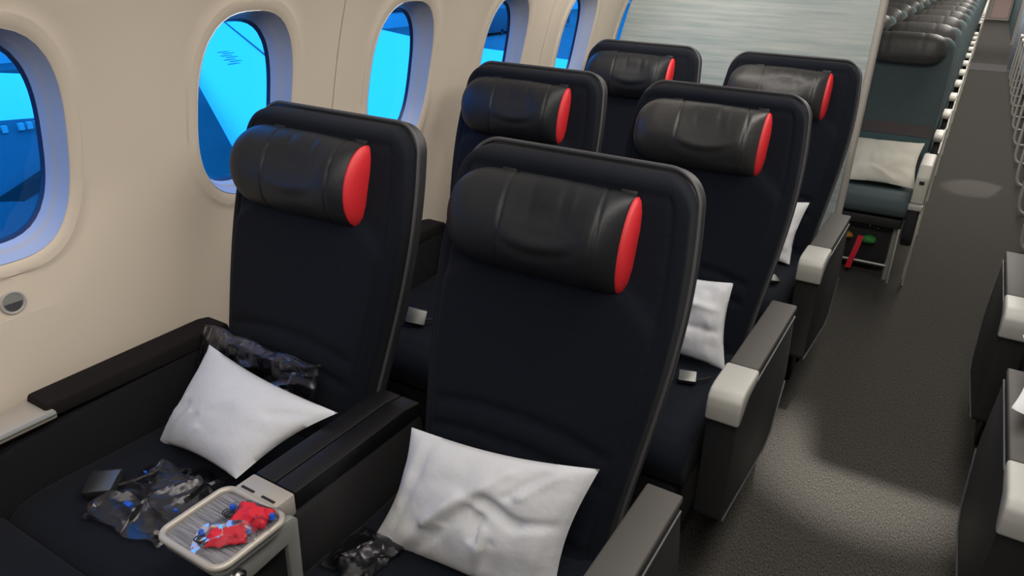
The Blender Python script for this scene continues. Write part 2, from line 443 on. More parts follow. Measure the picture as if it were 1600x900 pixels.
def relief(x, z):
    """fabric face relief: + is towards the passenger"""
    d = 0
    w = outline_w(z)
    e = min(w-abs(x), (ZT-z))
    d -= .0045*G(e, .034, .0045)                       # stitched border
    # bolstered field that starts below the headrest
    ztop = .985-.9*max(0, abs(x)-.15)**1.15*1.2
    inner = .5+.5*math.tanh((ztop-z)/.010)
    edge = .5+.5*math.tanh((.232-.10*max(0, .8-z)-abs(x))/.008)
    d += .015*inner*edge
    # lumbar arcs
    for c, dd in ((.700, .010), (.645, .010), (.505, .006)):
        zc = c-.42*x*x*1.6
        if abs(x) < .21: d -= dd*G(z, zc, .009)*min(1, (.21-abs(x))/.03)
    d += .012*G(z, .62, .10)*max(0, 1-(x/.2)**2)
    d -= .010*max(0, 1-(x/.22)**2)*G(z, .85, .14)
    return d
def ringloft(bm, zs, wf, tf, yc, n=96, p=.30, disp=None, capbot=True):
    rings = []
    for z in zs:
        r = []
        w, T = wf(z), tf(z)
        for k in range(n):
            t = 2*PI*k/n; c, s = math.cos(t), math.sin(t)
            x = w*sgn(c)*abs(c)**p; y = T*sgn(s)*abs(s)**p
            if disp and s < -.05: y -= disp(x, z)*min(1, -s*4)
            r.append(bm.verts.new((x, yc(z)+y, z)))
        rings.append(r)
    for a, b in zip(rings, rings[1:]):
        for k in range(n): bm.faces.new((a[k], a[(k+1) % n], b[(k+1) % n], b[k]))
    bm.faces.new(rings[-1])
    if capbot: bm.faces.new(rings[0][::-1])
    return bm

def wrink(x, y, z, seed, amp):
    return amp*noise.noise(Vector((x*9+seed, y*9, z*14)))
def headrest_bm(seed, cd=.60):
    """roll with a D section: flat at the back, closed by end caps"""
    bm = bmesh.new(); X0, X1 = -.224, .150
    def sec(t, s=1.0):
        # section angle t: 0 is top back, going round the front to the bottom back
        a = PI*(t)
        y = -math.sin(a)**1.0*.074*s; z = math.cos(a)*.094*s
        return y, z
    def fn(u, v):
        x = X0+(X1-X0)*u
        k = 1.0
        ex = x-X0
        if ex < .07: k = math.sqrt(max(.0, 1-(1-ex/.07)**2))*.58+.42
        y, z = sec(v, k)
        er = max(0, 1-(X1-x)/.05)
        y *= (1.12-(1.12-cd)*er**2.2)
        bulge = .004*math.sin(PI*(u))
        d = bulge
        for c in (-.100, .095): d -= .0028*G(x, c+.020*math.sin(PI*v), .0028)
        f = math.sin(PI*v)
        mid = max(0, 1-abs((x+.0)/.09)**2)
        d += f*mid*(-.010*G(v, .40, .15)+.005*G(v, .60-.8*x*x*10, .04)-.004*G(v, .66-.8*x*x*10, .03)) + f*(.5+mid)*wrink(x, y, z, seed, .006)
        for (cx, wd, am) in ((.035, .008, -.0022), (.055, .007, .0022), (-.03, .010, -.002)):
            d += am*G(x, cx+.03*(v-.3), wd)*G(v, .25, .16)
        L = math.hypot(y, z)+1e-6
        y += y/L*d; z += z/L*d
        return Vector((x, y, z))
    V = grid(bm, fn, 110, 40)
    # flat back and left end
    for i in range(109): bm.faces.new((V[0][i+1], V[0][i], V[-1][i], V[-1][i+1]))
    bm.faces.new([V[j][0] for j in range(40)])
    bm.faces.new([V[j][-1] for j in range(40)][::-1])
    return bm
def cap_bm(side, cd=.60):
    bm = bmesh.new(); X = .150 if side > 0 else -.224; rings = []; k0 = 1 if side > 0 else .36
    for s, dx in [(a_, d_*(1 if side > 0 else .3)) for a_, d_ in ((.965, -.002), (.97, .004), (.90, .010), (.70, .015), (.4, .018))]:
        r = []
        for j in range(24):
            a = PI*j/23; y = -math.sin(a)**1.0*.074*s*k0*(cd if side > 0 else 1.1); z = math.cos(a)*.094*s*k0
            r.append(bm.verts.new((X+side*dx, y-.002, z)))
        rings.append(r)
    for a, b in zip(rings, rings[1:]):
        for k in range(24): bm.faces.new((a[k], a[(k+1) % 24], b[(k+1) % 24], b[k]))
    bm.faces.new(rings[-1]); return bm

def make_seat():
    t = empty('premium_seat', (0, 0, 0))
    bm = bmesh.new()
    ringloft(bm, zrows(.40, ZT, 78), lambda z: outline_w(z)-.004, lambda z: .036*math.sqrt(max(.02, 1-max(0, (z-(ZT-.018))/.018)**2)),
             lambda z: yf(z)+.036, disp=relief, n=160)
    obj('backrest', bm, M['fabric'], t, sharp=70)
    bm = bmesh.new()
    ringloft(bm, zrows(.36, ZT+.004, 30), lambda z: outline_w(z, ZT+.004)+.003, lambda z: .026*math.sqrt(max(.03, 1-max(0, (z-(ZT-.03))/.034)**2)) if z > .7 else .026,
             lambda z: yf(z)+.072, n=64, p=.42)
    sh = obj('back_shell', bm, M['shell'], t, sharp=70)
    zs = zrows(.50, ZT+.006, 24)
    P = [(outline_w(z, ZT+.006)-.001, yf(z)+.056, z) for z in zs]
    P = P+[(-x, y, z) for x, y, z in reversed(P)]
    obj('edge_trim', TB(P, .0045, n=8), M['trim'], t)
    hz = 1.055
    h = obj('headrest', headrest_bm(1), M['leather'], t, sharp=60)
    h.location = (0, yf(hz)+.004, hz); h.rotation_euler = (-math.atan(YS), 0, 0)
    for s in (1, -1): obj('headrest_cap', cap_bm(s), M['red'], h, sharp=50)
    for x in (-.118, .135):
        z = 1.147; s = obj('strap_slot', B(-.016, .016, -.004, .003, -.006, .006, bev=.002), M['dark'], t)
        s.location = (x, yf(z)-.001, z); s.rotation_euler = (-math.atan(YS), 0, 0)
    # cushion with a rounded front
    bm = bmesh.new()
    poly = [(-.06, .40), (-.06, .47), (-.20, .462), (-.40, .468), (-.52, .472), (-.575, .462), (-.605, .435), (-.612, .40), (-.59, .355), (-.50, .34), (-.06, .34)]
    prism(bm, poly, -.245, .245, bev=.014, seg=3)
    obj('seat_cushion', bm, M['fabric'], t, sharp=50)
    bm = PR([(-.585, .345), (-.555, .34), (-.520, .12), (-.560, .10), (-.610, .12)], -.23, .23, bev=.012, seg=3)
    obj('leg_rest', bm, M['fabric_arm'], t, sharp=50)
    obj('seat_base', PR([(-.50, .34), (.06, .36), (.10, .12), (-.44, .10)], -.22, .22, bev=.01), M['shell'], t)
    for x in (-.17, .17):
        obj('leg', PR([(-.42, .12), (-.36, .12), (-.30, .0), (-.46, .0)], x-.012, x+.012, bev=.003), M['rail'], t)
        obj('leg', PR([(.0, .14), (.06, .14), (.10, .0), (-.04, .0)], x-.012, x+.012, bev=.003), M['rail'], t)
    return t
RP = .965
R1 = 1.09
proto = make_seat()
SX = {'A': -1.250, 'D': -.613, 'E': .58}
ordn = ['first', 'second', 'third']
seats = {}
desc = {
 ('A', 0): 'nearest dark window seat, white pillow propped diagonally on its cushion',
 ('D', 0): 'dark seat nearest the camera, red-ended headrest roll, creased white pillow standing on it',
 ('A', 1): 'dark navy premium seat by the window in the second row, blue glow on its headrest',
 ('D', 1): 'dark navy premium aisle seat in the second row with creased shiny headrest roll',
 ('A', 2): 'dark navy premium window seat in the last row before the partition',
 ('D', 2): 'dark navy premium aisle seat in the last row before the partition, beside the economy aisle',
 ('E', 1): 'dark seat across the aisle in the second row, at the right edge',
 ('E', 2): 'dark seat across the aisle in the last row before the partition'}
first = True
for c in 'ADE':
    for r in range(3):
        if c == 'E' and r == 0: continue
        o = proto if first else copy_tree(proto); first = False
        o.location = (SX[c], R1+RP*r-(.07 if c == 'E' else 0), 0)
        tag(o, desc[(c, r)], 'seat', 'premium cabin seats'); seats[(c, r)] = o
for ch in seats[('A', 0)].children:
    if ch.name.startswith('headrest'):
        ch.data = (lambda o: (COL.objects.unlink(o), o.data)[1])(obj('headrest', headrest_bm(1, .86), M['leather']))
        for c2 in ch.children:
            if max(v.co.x for v in c2.data.vertices) > 0:
                c2.data = (lambda o: (COL.objects.unlink(o), o.data)[1])(obj('headrest_cap', cap_bm(1, .86), M['red']))
for ch in seats[('A', 0)].children:
    if ch.name.startswith('leg_rest'):                       # raised on the nearest window seat
        ch.data = (lambda o: (COL.objects.unlink(o), o.data)[1])(obj('leg_rest', PR([(-.600, .455), (-.66, .462), (-.98, .452), (-1.01, .43), (-1.0, .40), (-.60, .37)], -.248, .248, bev=.012, seg=3), M['fabric'], sharp=50))
for key in (('D', 1), ('D', 2), ('E', 1)):
    for ch in seats[key].children:
        if ch.name.startswith('headrest'):
            ch.data = ch.data.copy(); ch.data.materials.clear(); ch.data.materials.append(M['leather_grey'])

# aisle consoles -------------------------------------------------------------
def make_console():
    t = empty('aisle_console', (0, 0, 0))
    body = [(.0, .615), (-.555, .615), (-.563, .58), (-.555, .275), (-.545, .262), (-.10, .20), (-.03, .215), (.062, .34), (.068, .40), (.012, .60)]
    obj('console_body', PR(body, -.036, .036, bev=.006, seg=2), M['console'], t, sharp=30)
    obj('console_pad', PR([(.005, .622), (.005, .640), (-.425, .642), (-.425, .622)], -.034, .038, bev=.005, seg=3), M['console_top'], t, sharp=30)
    cap = [(-.427, .610), (-.427, .642), (-.535, .643), (-.560, .638), (-.575, .622), (-.578, .600), (-.576, .560), (-.555, .556), (-.50, .60)]
    obj('console_end_cap', PR(cap, -.039, .041, bev=.007, seg=3), M['cap'], t, sharp=40)
    obj('edge_strip', TB([(.037, .0, .606), (.037, -.42, .606)], .0028, n=6), M['trim'], t)
    obj('edge_strip', TB([(.037, .064, .36), (.037, -.03, .222), (.037, -.10, .206), (.037, -.548, .268)], .0028, n=6), M['trim'], t)
    obj('foot', PR([(-.30, .24), (-.20, .22), (-.16, .0), (-.24, .0)], -.050, -.030, bev=.006), M['dark'], t)
    obj('foot', PR([(-.08, .22), (-.02, .24), (.0, .0), (-.06, .0)], -.050, -.030, bev=.006), M['dark'], t)
    return t
cons = make_console()
cdesc = ['charcoal aisle console right of the nearest seat, cut by the bottom frame edge',
         'charcoal aisle console with pale grey front cap beside the second-row aisle seat',
         'charcoal aisle console with pale grey front cap, farthest one left of the aisle',
         'pale-capped charcoal console across the aisle at the lower right picture corner',
         'pale-capped charcoal console across the aisle, the farther of the two there']
for i, (x, y, fl) in enumerate([(-.307, R1, 1), (-.307, R1+RP, 1), (-.307, R1+2*RP, 1), (.283, R1+RP-.07, -1), (.283, R1+2*RP-.09, -1)]):
    o = cons if i == 0 else copy_tree(cons)
    o.location = (x, y, 0); o.scale = (fl, 1, 1)
    tag(o, cdesc[i], 'console', 'aisle consoles')

# centre armrests ------------------------------------------------------------
def make_centre():
    t = empty('centre_armrest', (0, 0, 0))
    obj('armrest_body', PR([(.0, .60), (-.44, .60), (-.47, .56), (-.47, .14), (-.02, .14), (.05, .34)], -.046, .046, bev=.008), M['console'], t, sharp=30)
    for x0, x1 in ((-.052, -.001), (.001, .052)):
        obj('armrest_pad', PR([(.0, .602), (-.01, .634), (-.06, .642), (-.375, .642), (-.375, .602)], x0, x1, bev=.004), M['arm_top'], t, sharp=30)
    e = obj('armrest_end_plate', B(-.053, .053, -.452, -.377, .596, .642, bev=.004, seg=2), M['bracket'], t, sharp=30)
    for x in (-.026, .026): obj('slot', B(x-.016, x+.016, -.417, -.412, .6412, .6432), M['dark'], e, smooth=False)
    return t
carm = make_centre()
for r in range(3):
    o = carm if r == 0 else copy_tree(carm)
    o.location = (-.917, R1+RP*r, 0)
    tag(o, ['black centre armrest with beige metal end plate between the two nearest seats',
            'black centre armrest between the second-row seats, mostly hidden behind the nearest seat',
            'black centre armrest between the last-row premium seats'][r], 'armrest', 'centre armrests')
# window-side armrests
def make_warm():
    t = empty('window_armrest', (0, 0, 0))
    obj('armrest_body', PR([(.0, .61), (-.54, .585), (-.62, .55), (-.66, .40), (-.60, .15), (-.02, .12), (.03, .40)], -.036, .036, bev=.008), M['fabric_arm'], t, sharp=30)
    obj('armrest_pad', PR([(.015, .60), (.005, .638), (-.03, .645), (-.462, .644), (-.470, .62), (-.460, .606)], -.042, .036, bev=.007, seg=3), M['arm_top2'], t, sharp=30)
    e = obj('armrest_end_plate', PR([(-.452, .612), (-.452, .630), (-.62, .630), (-.65, .618), (-.65, .600), (-.60, .612)], -.040, .050, bev=.004), M['bracket'], t, sharp=30)
    obj('end_plate_rim', TB([(.050, -.455, .626), (.050, -.60, .626), (.050, -.645, .608)], .005, n=8), M['bracket2'], e)
    obj('release_button', B(.036, .050, -.625, -.585, .565, .590, bev=.005), M['green'], t)
    return t
M['arm_top2'] = mat('dark_brown_woven_arm_pad', (.007, .0055, .006), .85, bump=(500, .4, .001), var=(800, (.016, .013, .0135), .15), spec=.15)
warm = make_warm()
for r in range(3):
    o = warm if r == 0 else copy_tree(warm)
    o.location = (-1.541, R1+RP*r, 0)
    tag(o, ['dark armrest with beige end plate along the sidewall beside the nearest window seat',
            'dark armrest along the sidewall beside the second-row window seat',
            'dark armrest along the sidewall beside the last premium window seat'][r], 'armrest', 'window armrests')

# cocktail tray on its arm in front of the nearest centre armrest -------------
t = empty('cocktail_tray', (-.893, .582, .602))
tag(t, 'small grey ribbed tray with pale rounded rim before the nearest centre armrest', 'tray')
P = rrect(-.075, .075, -.072, .072, .022, 8)
obj('tray_insert', PR([(a*.97, b*.97) for a, b in P], .042, .048, axis='z'), M['tray'], t, smooth=False)
bm = TB([(a, b, .050) for a, b in P], .0062, n=10, closed=True)
obj('tray_rim', bm, M['bracket'], t)
obj('tray_underside', PR([(a*.99, b*.99) for a, b in P], .030, .0415, axis='z', bev=.003), M['bracket2'], t)
arm = [(-.060, .028), (.095, .028), (.106, .016), (.100, -.30), (.075, -.30), (.078, -.022), (-.020, -.030), (-.055, -.06), (-.066, -.03)]
a = obj('support_arm', PR(arm, .047, .060, bev=.003), M['bracket2'], t, sharp=30)
obj('pivot_bolt', cyl(cyl(bmesh.new(), (.060, -.030, -.003), (1, 0, 0), .016, .006, r2=.014), (.0605, -.030, -.003), (1, 0, 0), .009, .011), M['chrome'], a)
obj('support_foot', B(.0, .06, .06, .11, -.44, -.29, bev=.006), M['shell'], t)

# amenity packs: red earphones pouches in clear wrap ---------------------------
def crumple(seed, poly, h, jag=.006, n=26, curl=1.0):
    bm = bmesh.new()
    a, b, c, d = [Vector(p) for p in poly]
    def fn(u, v):
        p = a*(1-u)*(1-v)+b*u*(1-v)+c*u*v+d*(1-u)*v
        def rid(f, o): return 1-abs(noise.noise(Vector((p.x*f+seed, p.y*f*1.3, seed+o))))*2
        nz = .65*rid(13, 0)+.35*rid(29, 4)
        e = min(u, 1-u, v, 1-v)
        p = p+Vector((noise.noise(Vector((u*4, v*4, seed)))*jag, noise.noise(Vector((u*4, v*4, seed+9)))*jag, 0))
        p.z += h*(min(1, e*5)*.8+.12)*(.25+nz*.75*curl)
        return p
    grid(bm, fn, n, n); return bm
def pack(name, loc, rz, label, seed):
    t = empty(name, loc, rz)
    tag(t, label, 'earphone pack', 'red earphone packs on the tray')
    bm = crumple(seed, [(-.033, -.020, 0), (.033, -.022, 0), (.031, .021, 0), (-.029, .023, 0)], .022, .007, 20)
    o = obj('pouch', bm, M['red_strap'], t, sharp=20)
    sm = o.modifiers.new('thickness', 'SOLIDIFY'); sm.thickness = .002
    bm = bmesh.new()
    for k in range(3):
        P = [(-.034+.008*math.cos(i*.55+k)*(1+.15*k)-.002*k, .008*math.sin(i*.55+k)-.006, .004+.003*k) for i in range(9)]
        tube(bm, P, .0012, n=6)
    obj('earphone_cable', bm, M['dark'], t)
    for x, y in ((.036, .004), (-.040, .010)): obj('earbud', cyl(bmesh.new(), (x, y, .004), (0, 0, 1), .006, .008, 12, .004), M['blue'], t)
    bm = crumple(seed+3, [(-.055, -.030, 0), (.048, -.026, 0), (.046, .026, 0), (-.048, .032, 0)], .026, .008, 18)
    obj('clear_wrap', bm, M['film_pack'], t, sharp=20)
pack('earphone_pack', (-.866, .619, .655), .35, 'red earphone pouch in clear wrap on the tray, nearer the centre armrest', 3)
pack('earphone_pack', (-.864, .566, .655), .75, 'red earphone pouch in clear wrap, the one nearer the rounded front of the tray', 11)

# pillows --------------------------------------------------------------------
def pillow(tl, tr, br, bl, T, seed, folds=(), m='pillow', label='', edge=.05, amp=.010, name='pillow'):
    tl, tr, br, bl = [Vector(p) for p in (tl, tr, br, bl)]
    c = (tl+tr+br+bl)/4; n = (tr-bl).cross(tl-br).normalized()
    if n.dot(Vector((0, 0, 1.54))-c) < 0: n = -n
    N = 46
    def base(u, v):
        eu = math.sin(PI*u); ev = math.sin(PI*v)
        uu = u+edge*(1-2*u)*(ev*(1-eu)); vv = v+edge*(1-2*v)*(eu*(1-ev))
        return tl*(1-uu)*(1-vv)+tr*uu*(1-vv)+br*uu*vv+bl*(1-uu)*vv
    def h(u, v):
        q = (4*u*(1-u))*(4*v*(1-v)); return max(0, q)**.54
    def fn(side):
        def f(u, v):
            k = h(u, v)
            d = T*k
            wv = noise.noise(Vector((u*4.2+seed, v*4.2, side)))*amp+noise.noise(Vector((u*11+seed, v*7, side+5)))*amp*.45
            r = 0
            for (u0, v0, u1, v1, wd, am) in folds:
                ax, ay = u1-u0, v1-v0; L2 = ax*ax+ay*ay
                tt = max(0, min(1, ((u-u0)*ax+(v-v0)*ay)/L2)); dx, dy = u-u0-tt*ax, v-v0-tt*ay
                r += am*math.exp(-(dx*dx+dy*dy)/wd**2)
            return base(u, v)-c+n*(side*d+(wv*k*1.4+r*k if side > 0 else wv*k))
        return f
    bm = bmesh.new(); grid(bm, fn(1), N, N); grid(bm, fn(-.35), N, N)
    bmesh.ops.remove_doubles(bm, verts=bm.verts, dist=.0008)
    o = obj(name, bm, M[m], None, sharp=80); o.location = c
    tag(o, label, 'pillow', 'white pillows on the seats'); return o
pillow((-1.424, .975, .655), (-.945, .912, .672), (-1.09, .757, .545), (-1.45, .817, .455), .055, 2,
       folds=[(.03, .98, .16, .50, .018, .007), (.08, 1, .25, .55, .018, -.006), (.16, 1, .33, .62, .018, .007), (.24, 1, .42, .62, .02, -.005), (.34, 1, .48, .72, .02, .005), (.82, .30, .95, .16, .05, -.007)],
       label='smooth white pillow propped diagonally on the nearest window seat', amp=.003)
pillow((-.788, .955, .672), (-.386, .965, .735), (-.415, .875, .455), (-.815, .850, .450), .050, 8,
       folds=[(.10, .08, .06, .6, .03, .010), (.17, .05, .10, .9, .022, -.008), (.62, .10, .30, .62, .035, .012), (.42, .35, .16, .95, .028, .012), (.50, .42, .24, .98, .022, -.012),
              (.56, .34, .74, .44, .035, -.016), (.74, .44, .92, .40, .03, -.012), (.56, .45, .58, .62, .022, -.012), (.60, .52, .64, .95, .022, .010), (.66, .6, .60, .98, .018, -.009),
              (.78, .08, .66, .28, .020, -.012), (.86, .06, .72, .26, .018, .010), (.93, .2, .86, .95, .02, .006), (.40, .60, .34, .98, .02, .008)],
       label='creased white pillow standing against the backrest of the nearest aisle seat', amp=.006)
pillow((-.70, 1.985, .690), (-.435, 1.96, .705), (-.400, 1.875, .475), (-.70, 1.85, .475), .045, 14,
       folds=[(.2, .3, .9, .35, .04, .008), (.3, .6, .9, .6, .04, -.008), (.9, .1, .8, .9, .03, .006)],
       label='white pillow on the second-row aisle seat, behind the nearest headrest shell', amp=.008)
pillow((-.70, 2.965, .67), (-.418, 2.95, .685), (-.425, 2.80, .475), (-.70, 2.79, .475), .04, 21,
       folds=[(.7, .1, .9, .8, .04, .008)], label='white pillow on the last-row aisle seat, half hidden by the seat before it')
pillow((.250, 1.97, .74), (.66, 1.97, .76), (.68, 1.70, .54), (.236, 1.68, .69), .030, 31, m='pillow',
       label='white pillow across the aisle at the right edge, overlapping the console')

# plastic-wrapped things -------------------------------------------------------
o = obj('wrapped_blanket', crumple(5, [(-.20, -.055, 0), (.19, -.045, 0), (.19, .06, 0), (-.20, .05, 0)], .035, .02, 30), M['film_dark'], None, sharp=20)
sm = o.modifiers.new('thickness', 'SOLIDIFY'); sm.thickness = .006
o.location = (-1.29, 1.000, .625); o.rotation_euler = (math.radians(66), 0, math.radians(0))
tag(o, 'dark blanket in clear plastic standing behind the pillow on the nearest window seat', 'blanket')
t = empty('plastic_bag', (-1.222, .685, .476)); tag(t, 'crumpled clear plastic bag with dark earphones on the nearest window seat cushion', 'plastic bag')
obj('film', crumple(9, [(-.10, -.12, 0), (.10, -.095, 0), (.045, .12, 0), (-.14, .07, 0)], .045, .035, 34), M['film'], t, sharp=15)
obj('dark_contents', crumple(19, [(-.07, -.09, 0), (.08, -.08, 0), (.03, .08, 0), (-.09, .05, 0)], .022, .02, 16), M['dark'], t, sharp=15)
for x, y, z, q in ((-.02, -.072, .034, .010), (-.085, .01, .03, .005), (.07, -.03, .03, .005)):
    obj('blue_bead', B(x-q, x+q, y-q*.6, y+q*.6, z, z+.006, bev=.002), M['blue'], t)
for x, y in ((-.085, -.105), (.085, -.088), (.02, .05)):
    obj('metal_fitting', cyl(bmesh.new(), (x, y, .02), (.4, .2, 1), .008, .010, 12, .006), M['chrome'], t)
o = obj('plastic_bag', crumple(29, [(-.055, -.07, 0), (.05, -.07, 0), (.06, .05, 0), (-.05, .05, 0)], .03, .02, 24), M['film_dark'], None, sharp=15)
o.location = (-.785, .80, .474)
tag(o, 'dark crumpled plastic wrapper beside the pillow on the nearest aisle seat', 'plastic bag')

def buckle(loc, rot, label, sc=1):
    t = empty('seat_belt_buckle', loc); t.rotation_euler = rot; t.scale = (sc, sc, sc)
    tag(t, label, 'buckle', 'seat belt buckles')
    bm = PR(rrect(-.030, .030, -.024, .024, .006), 0, .016, axis='z', bev=.003)
    obj('buckle_body', bm, M['dark'], t, sharp=30)
    obj('buckle_lid', PR([(-.024, .0165), (.020, .026), (.026, .022), (.026, .0165)], -.029, .031, bev=.002), M['buckle'], t, sharp=30)
    obj('strap', TB([(.03, 0, .006), (.055, .01, .004), (.08, .03, .0)], .004, n=6), M['dark'], t)
buckle((-1.352, .630, .490), (.12, -.20, .45), 'silver buckle beside the plastic bag on the nearest window seat', 1.15)
buckle((-.475, 1.765, .474), (.2, 0, .3), 'silver buckle below the pillow on the second-row aisle seat', .8)
buckle((-.445, 2.58, .482), (.2, .2, .9), 'silver buckle below the pillow on the last-row aisle seat', .8)
buckle((-1.30, 1.615, .492), (.7, .2, .5), 'silver buckle seen in the gap between the two nearest seats')

# round vent in the sidewall
t = empty('wall_vent', (wx(.836)+.001, .668, .836)); tag(t, 'small round grey vent in the beige sidewall under the nearest window', 'vent')
obj('vent_ring', TB([(0, .0235*math.cos(2*PI*k/32), .0235*math.sin(2*PI*k/32)) for k in range(32)], .003, n=8, closed=True), M['reveal'], t)
obj('vent_disc', cyl(bmesh.new(), (-.004, 0, 0), (1, 0, 0), .0225, .005, 32), M['bracket2'], t)
obj('vent_slot', PR([(.018*math.cos(a), .018*math.sin(a)) for a in [PI+PI*k/12 for k in range(13)]], .0012, .0022, axis='x'), M['trim'], t, smooth=False)

# ------------------------------------------------------------------ economy cabin
def make_econ(side=True):
    """origin on the floor under the seat, y = front of the cushion"""
    t = empty('economy_seat', (0, 0, 0))
    obj('seat_cushion', PR([(.0, .40), (.015, .445), (.06, .470), (.30, .455), (.46, .455), (.46, .36), (.06, .345), (.015, .36)], -.218, .218, bev=.012, seg=2), M['teal'], t, sharp=50)
    def yb(z): return .42+.22*(z-.45)
    def W(z):
        w = .213+.012*math.sin((z-.45)*3.2)
        if z > 1.13: w -= .05-math.sqrt(max(0, .0025-(z-1.13)**2))
        return w
    zs = [.44+.69*i/14 for i in range(14)]+[1.13+.05*math.sin(PI/2*i/6) for i in range(7)]
    obj('backrest', ringloft(bmesh.new(), zs, W, lambda z: .045, lambda z: yb(z)+.045, n=32, p=.4, disp=lambda x, z: .012*G(z, .60, .09)), M['teal'], t, sharp=60)
    def band(z0, z1):
        bm = bmesh.new()
        grid(bm, lambda u, v: Vector(((2*u-1)*W(z0+(z1-z0)*v)*.985, yb(z0+(z1-z0)*v)-.003-.012*G(z0+(z1-z0)*v, .60, .09)+(.018*max(0, abs(2*u-1)-.9)*10), z0+(z1-z0)*v)), 22, 5)
        return bm
    obj('backrest_stripe', band(.685, .745), M['brown'], t)
    obj('backrest_stripe', band(.59, .683), M['teal2'], t)
    bm = bmesh.new()
    def hf(u, v):
        a = 2*PI*u; x = -.19+.38*v
        k = math.sqrt(max(.0, 1-abs((x)/.1905)**5))
        d = 1-.05*G(x, .07, .006)-.05*G(x, -.10, .006)
        return Vector((x, -.048*sgn(math.cos(a))*abs(math.cos(a))**.8*max(k, .15)*d, .082*sgn(math.sin(a))*abs(math.sin(a))**.7*max(k, .3)*d))
    V = grid(bm, hf, 28, 34, closeu=True); bm.faces.new(V[0][::-1]); bm.faces.new(V[-1])
    h = obj('headrest', bm, M['leather_econ'], t, sharp=60); h.location = (0, yb(1.13)-.028, 1.125); h.rotation_euler = (-.2, 0, 0)
    obj('back_shell', ringloft(bmesh.new(), zs, lambda z: W(z)-.006, lambda z: .018, lambda z: yb(z)+.10, n=24, p=.4), M['shell'], t, sharp=60)
    if side:
        obj('armrest_pad', PR([(.02, .600), (.02, .625), (.04, .642), (.20, .642), (.24, .625), (.24, .600)], .222, .270, bev=.008, seg=2), M['beige_arm'], t, sharp=40)
        obj('armrest_body', PR([(.10, .60), (.45, .60), (.45, .34), (.16, .34), (.08, .52)], .230, .262, bev=.004), M['shell'], t, sharp=40)
        obj('side_trim', TB([(.266, .45, .60), (.266, .10, .52), (.266, .14, .34), (.266, .08, .02)], .006, n=6), M['beige_arm'], t)
    obj('seat_frame', B(-.20, .20, .04, .44, .29, .34, bev=.006), M['box'], t)
    for y in (.08, .38):
        obj('leg', PR([(y, .29), (y+.03, .29), (y+.05, 0), (y-.02, 0)], .17, .19), M['rail'], t, smooth=False)
    return t
EP = .812; EY0 = 4.06
names = ['first', 'second', 'third', 'fourth', 'fifth', 'sixth', 'seventh', 'eighth', 'ninth', 'tenth', 'eleventh', 'twelfth', 'thirteenth', 'fourteenth', 'fifteenth', 'sixteenth', 'seventeenth', 'eighteenth', 'nineteenth', 'twentieth', 'twenty-first', 'twenty-second', 'twenty-third', 'twenty-fourth', 'twenty-fifth', 'twenty-sixth', 'twenty-seventh']
ea = make_econ(True); em = make_econ(False)
rows = [EY0+EP*k for k in range(12)]+[15.7+EP*k for k in range(15)]
usedA = usedM = False
for k, y in enumerate(rows):
    for col, x in (('aisle', -.325), ('middle', -.775), ('window', -1.225)):
        if col == 'window' and k < 4: continue
        if col == 'aisle':
            o = ea if not usedA else copy_tree(ea); usedA = True
        else:
            o = em if not usedM else copy_tree(em); usedM = True
        o.location = (x, y, 0)
        tag(o, 'dark teal economy seat in the %s row behind the partition, %s' % (names[k], {'aisle': 'beside the aisle', 'middle': 'middle of the left block', 'window': 'against the window'}[col]), 'seat', 'economy seats left of the aisle')
# right-hand block: one column along the aisle with hooked legs
t = em
def make_hook():
    t = empty('economy_seat', (0, 0, 0))
    return t
er = copy_tree(em)
bm = bmesh.new()
hook = [(.262, .05, .62), (.262, .045, .40), (.262, .04, .18), (.260, .04, .10), (.252, .04, .055), (.232, .04, .028), (.20, .04, .02), (.12, .04, .02)]
def smooth_path(P, n=4):
    P = [Vector(p) for p in P]; out = []
    for i in range(len(P)-1):
        p0, p1, p2, p3 = P[max(i-1, 0)], P[i], P[i+1], P[min(i+2, len(P)-1)]
        for j in range(n):
            t = j/n
            out.append(.5*((2*p1)+(-p0+p2)*t+(2*p0-5*p1+4*p2-p3)*t*t+(-p0+3*p1-3*p2+p3)*t**3))
    out.append(P[-1]); return out
obj('leg_rail', TB(smooth_path([(-x, y, z) for x, y, z in hook]), .012, n=6), M['cap'], er)
obj('armrest_pad', PR([(.02, .605), (.02, .635), (.04, .645), (.26, .642), (.26, .605)], -.265, -.222, bev=.008), M['beige_arm'], er, sharp=40)
obj('side_panel', B(-.245, -.228, .10, .44, .36, .60, bev=.004), M['curtain'], er)
for k, y in enumerate([5.0+EP*j for j in range(11)]):
    o = er if k == 0 else copy_tree(er)
    o.location = (.735, y, 0)
    tag(o, 'seat with pale looped leg rail right of the aisle, %s from the front' % names[k], 'seat', 'economy seats right of the aisle')

# first economy row details: pillow, box, strap, bulkhead arm
pillow((-.50, 4.49, .655), (-.125, 4.49, .665), (-.110, 4.20, .485), (-.48, 4.17, .485), .045, 41, m='pillow_warm', label='cream pillow on the first economy seat behind the partition', amp=.009,
       folds=[(.4, .75, .7, .95, .04, .010)])
t = empty('bulkhead_seat_arm', (-.08, 4.0, 0)); tag(t, 'thick cream seat arm with dark lower cover beside the first economy seat', 'armrest')
obj('arm_panel', PR([(.02, .655), (.30, .655), (.30, .50), (.03, .46), (-.02, .47), (-.03, .60)], -.030, .028, bev=.008), M['beige_arm'], t, sharp=40)
obj('arm_slot', B(-.012, .010, -.034, -.024, .57, .585, bev=.002), M['dark'], t)
obj('arm_foot', B(-.034, .030, -.045, .0, .440, .468, bev=.006), M['cap'], t)
obj('arm_cover', PR([(-.03, .44), (.10, .45), (.12, .25), (.04, .23), (-.02, .28)], -.032, .020, bev=.012, seg=3), M['shell'], t, sharp=40)
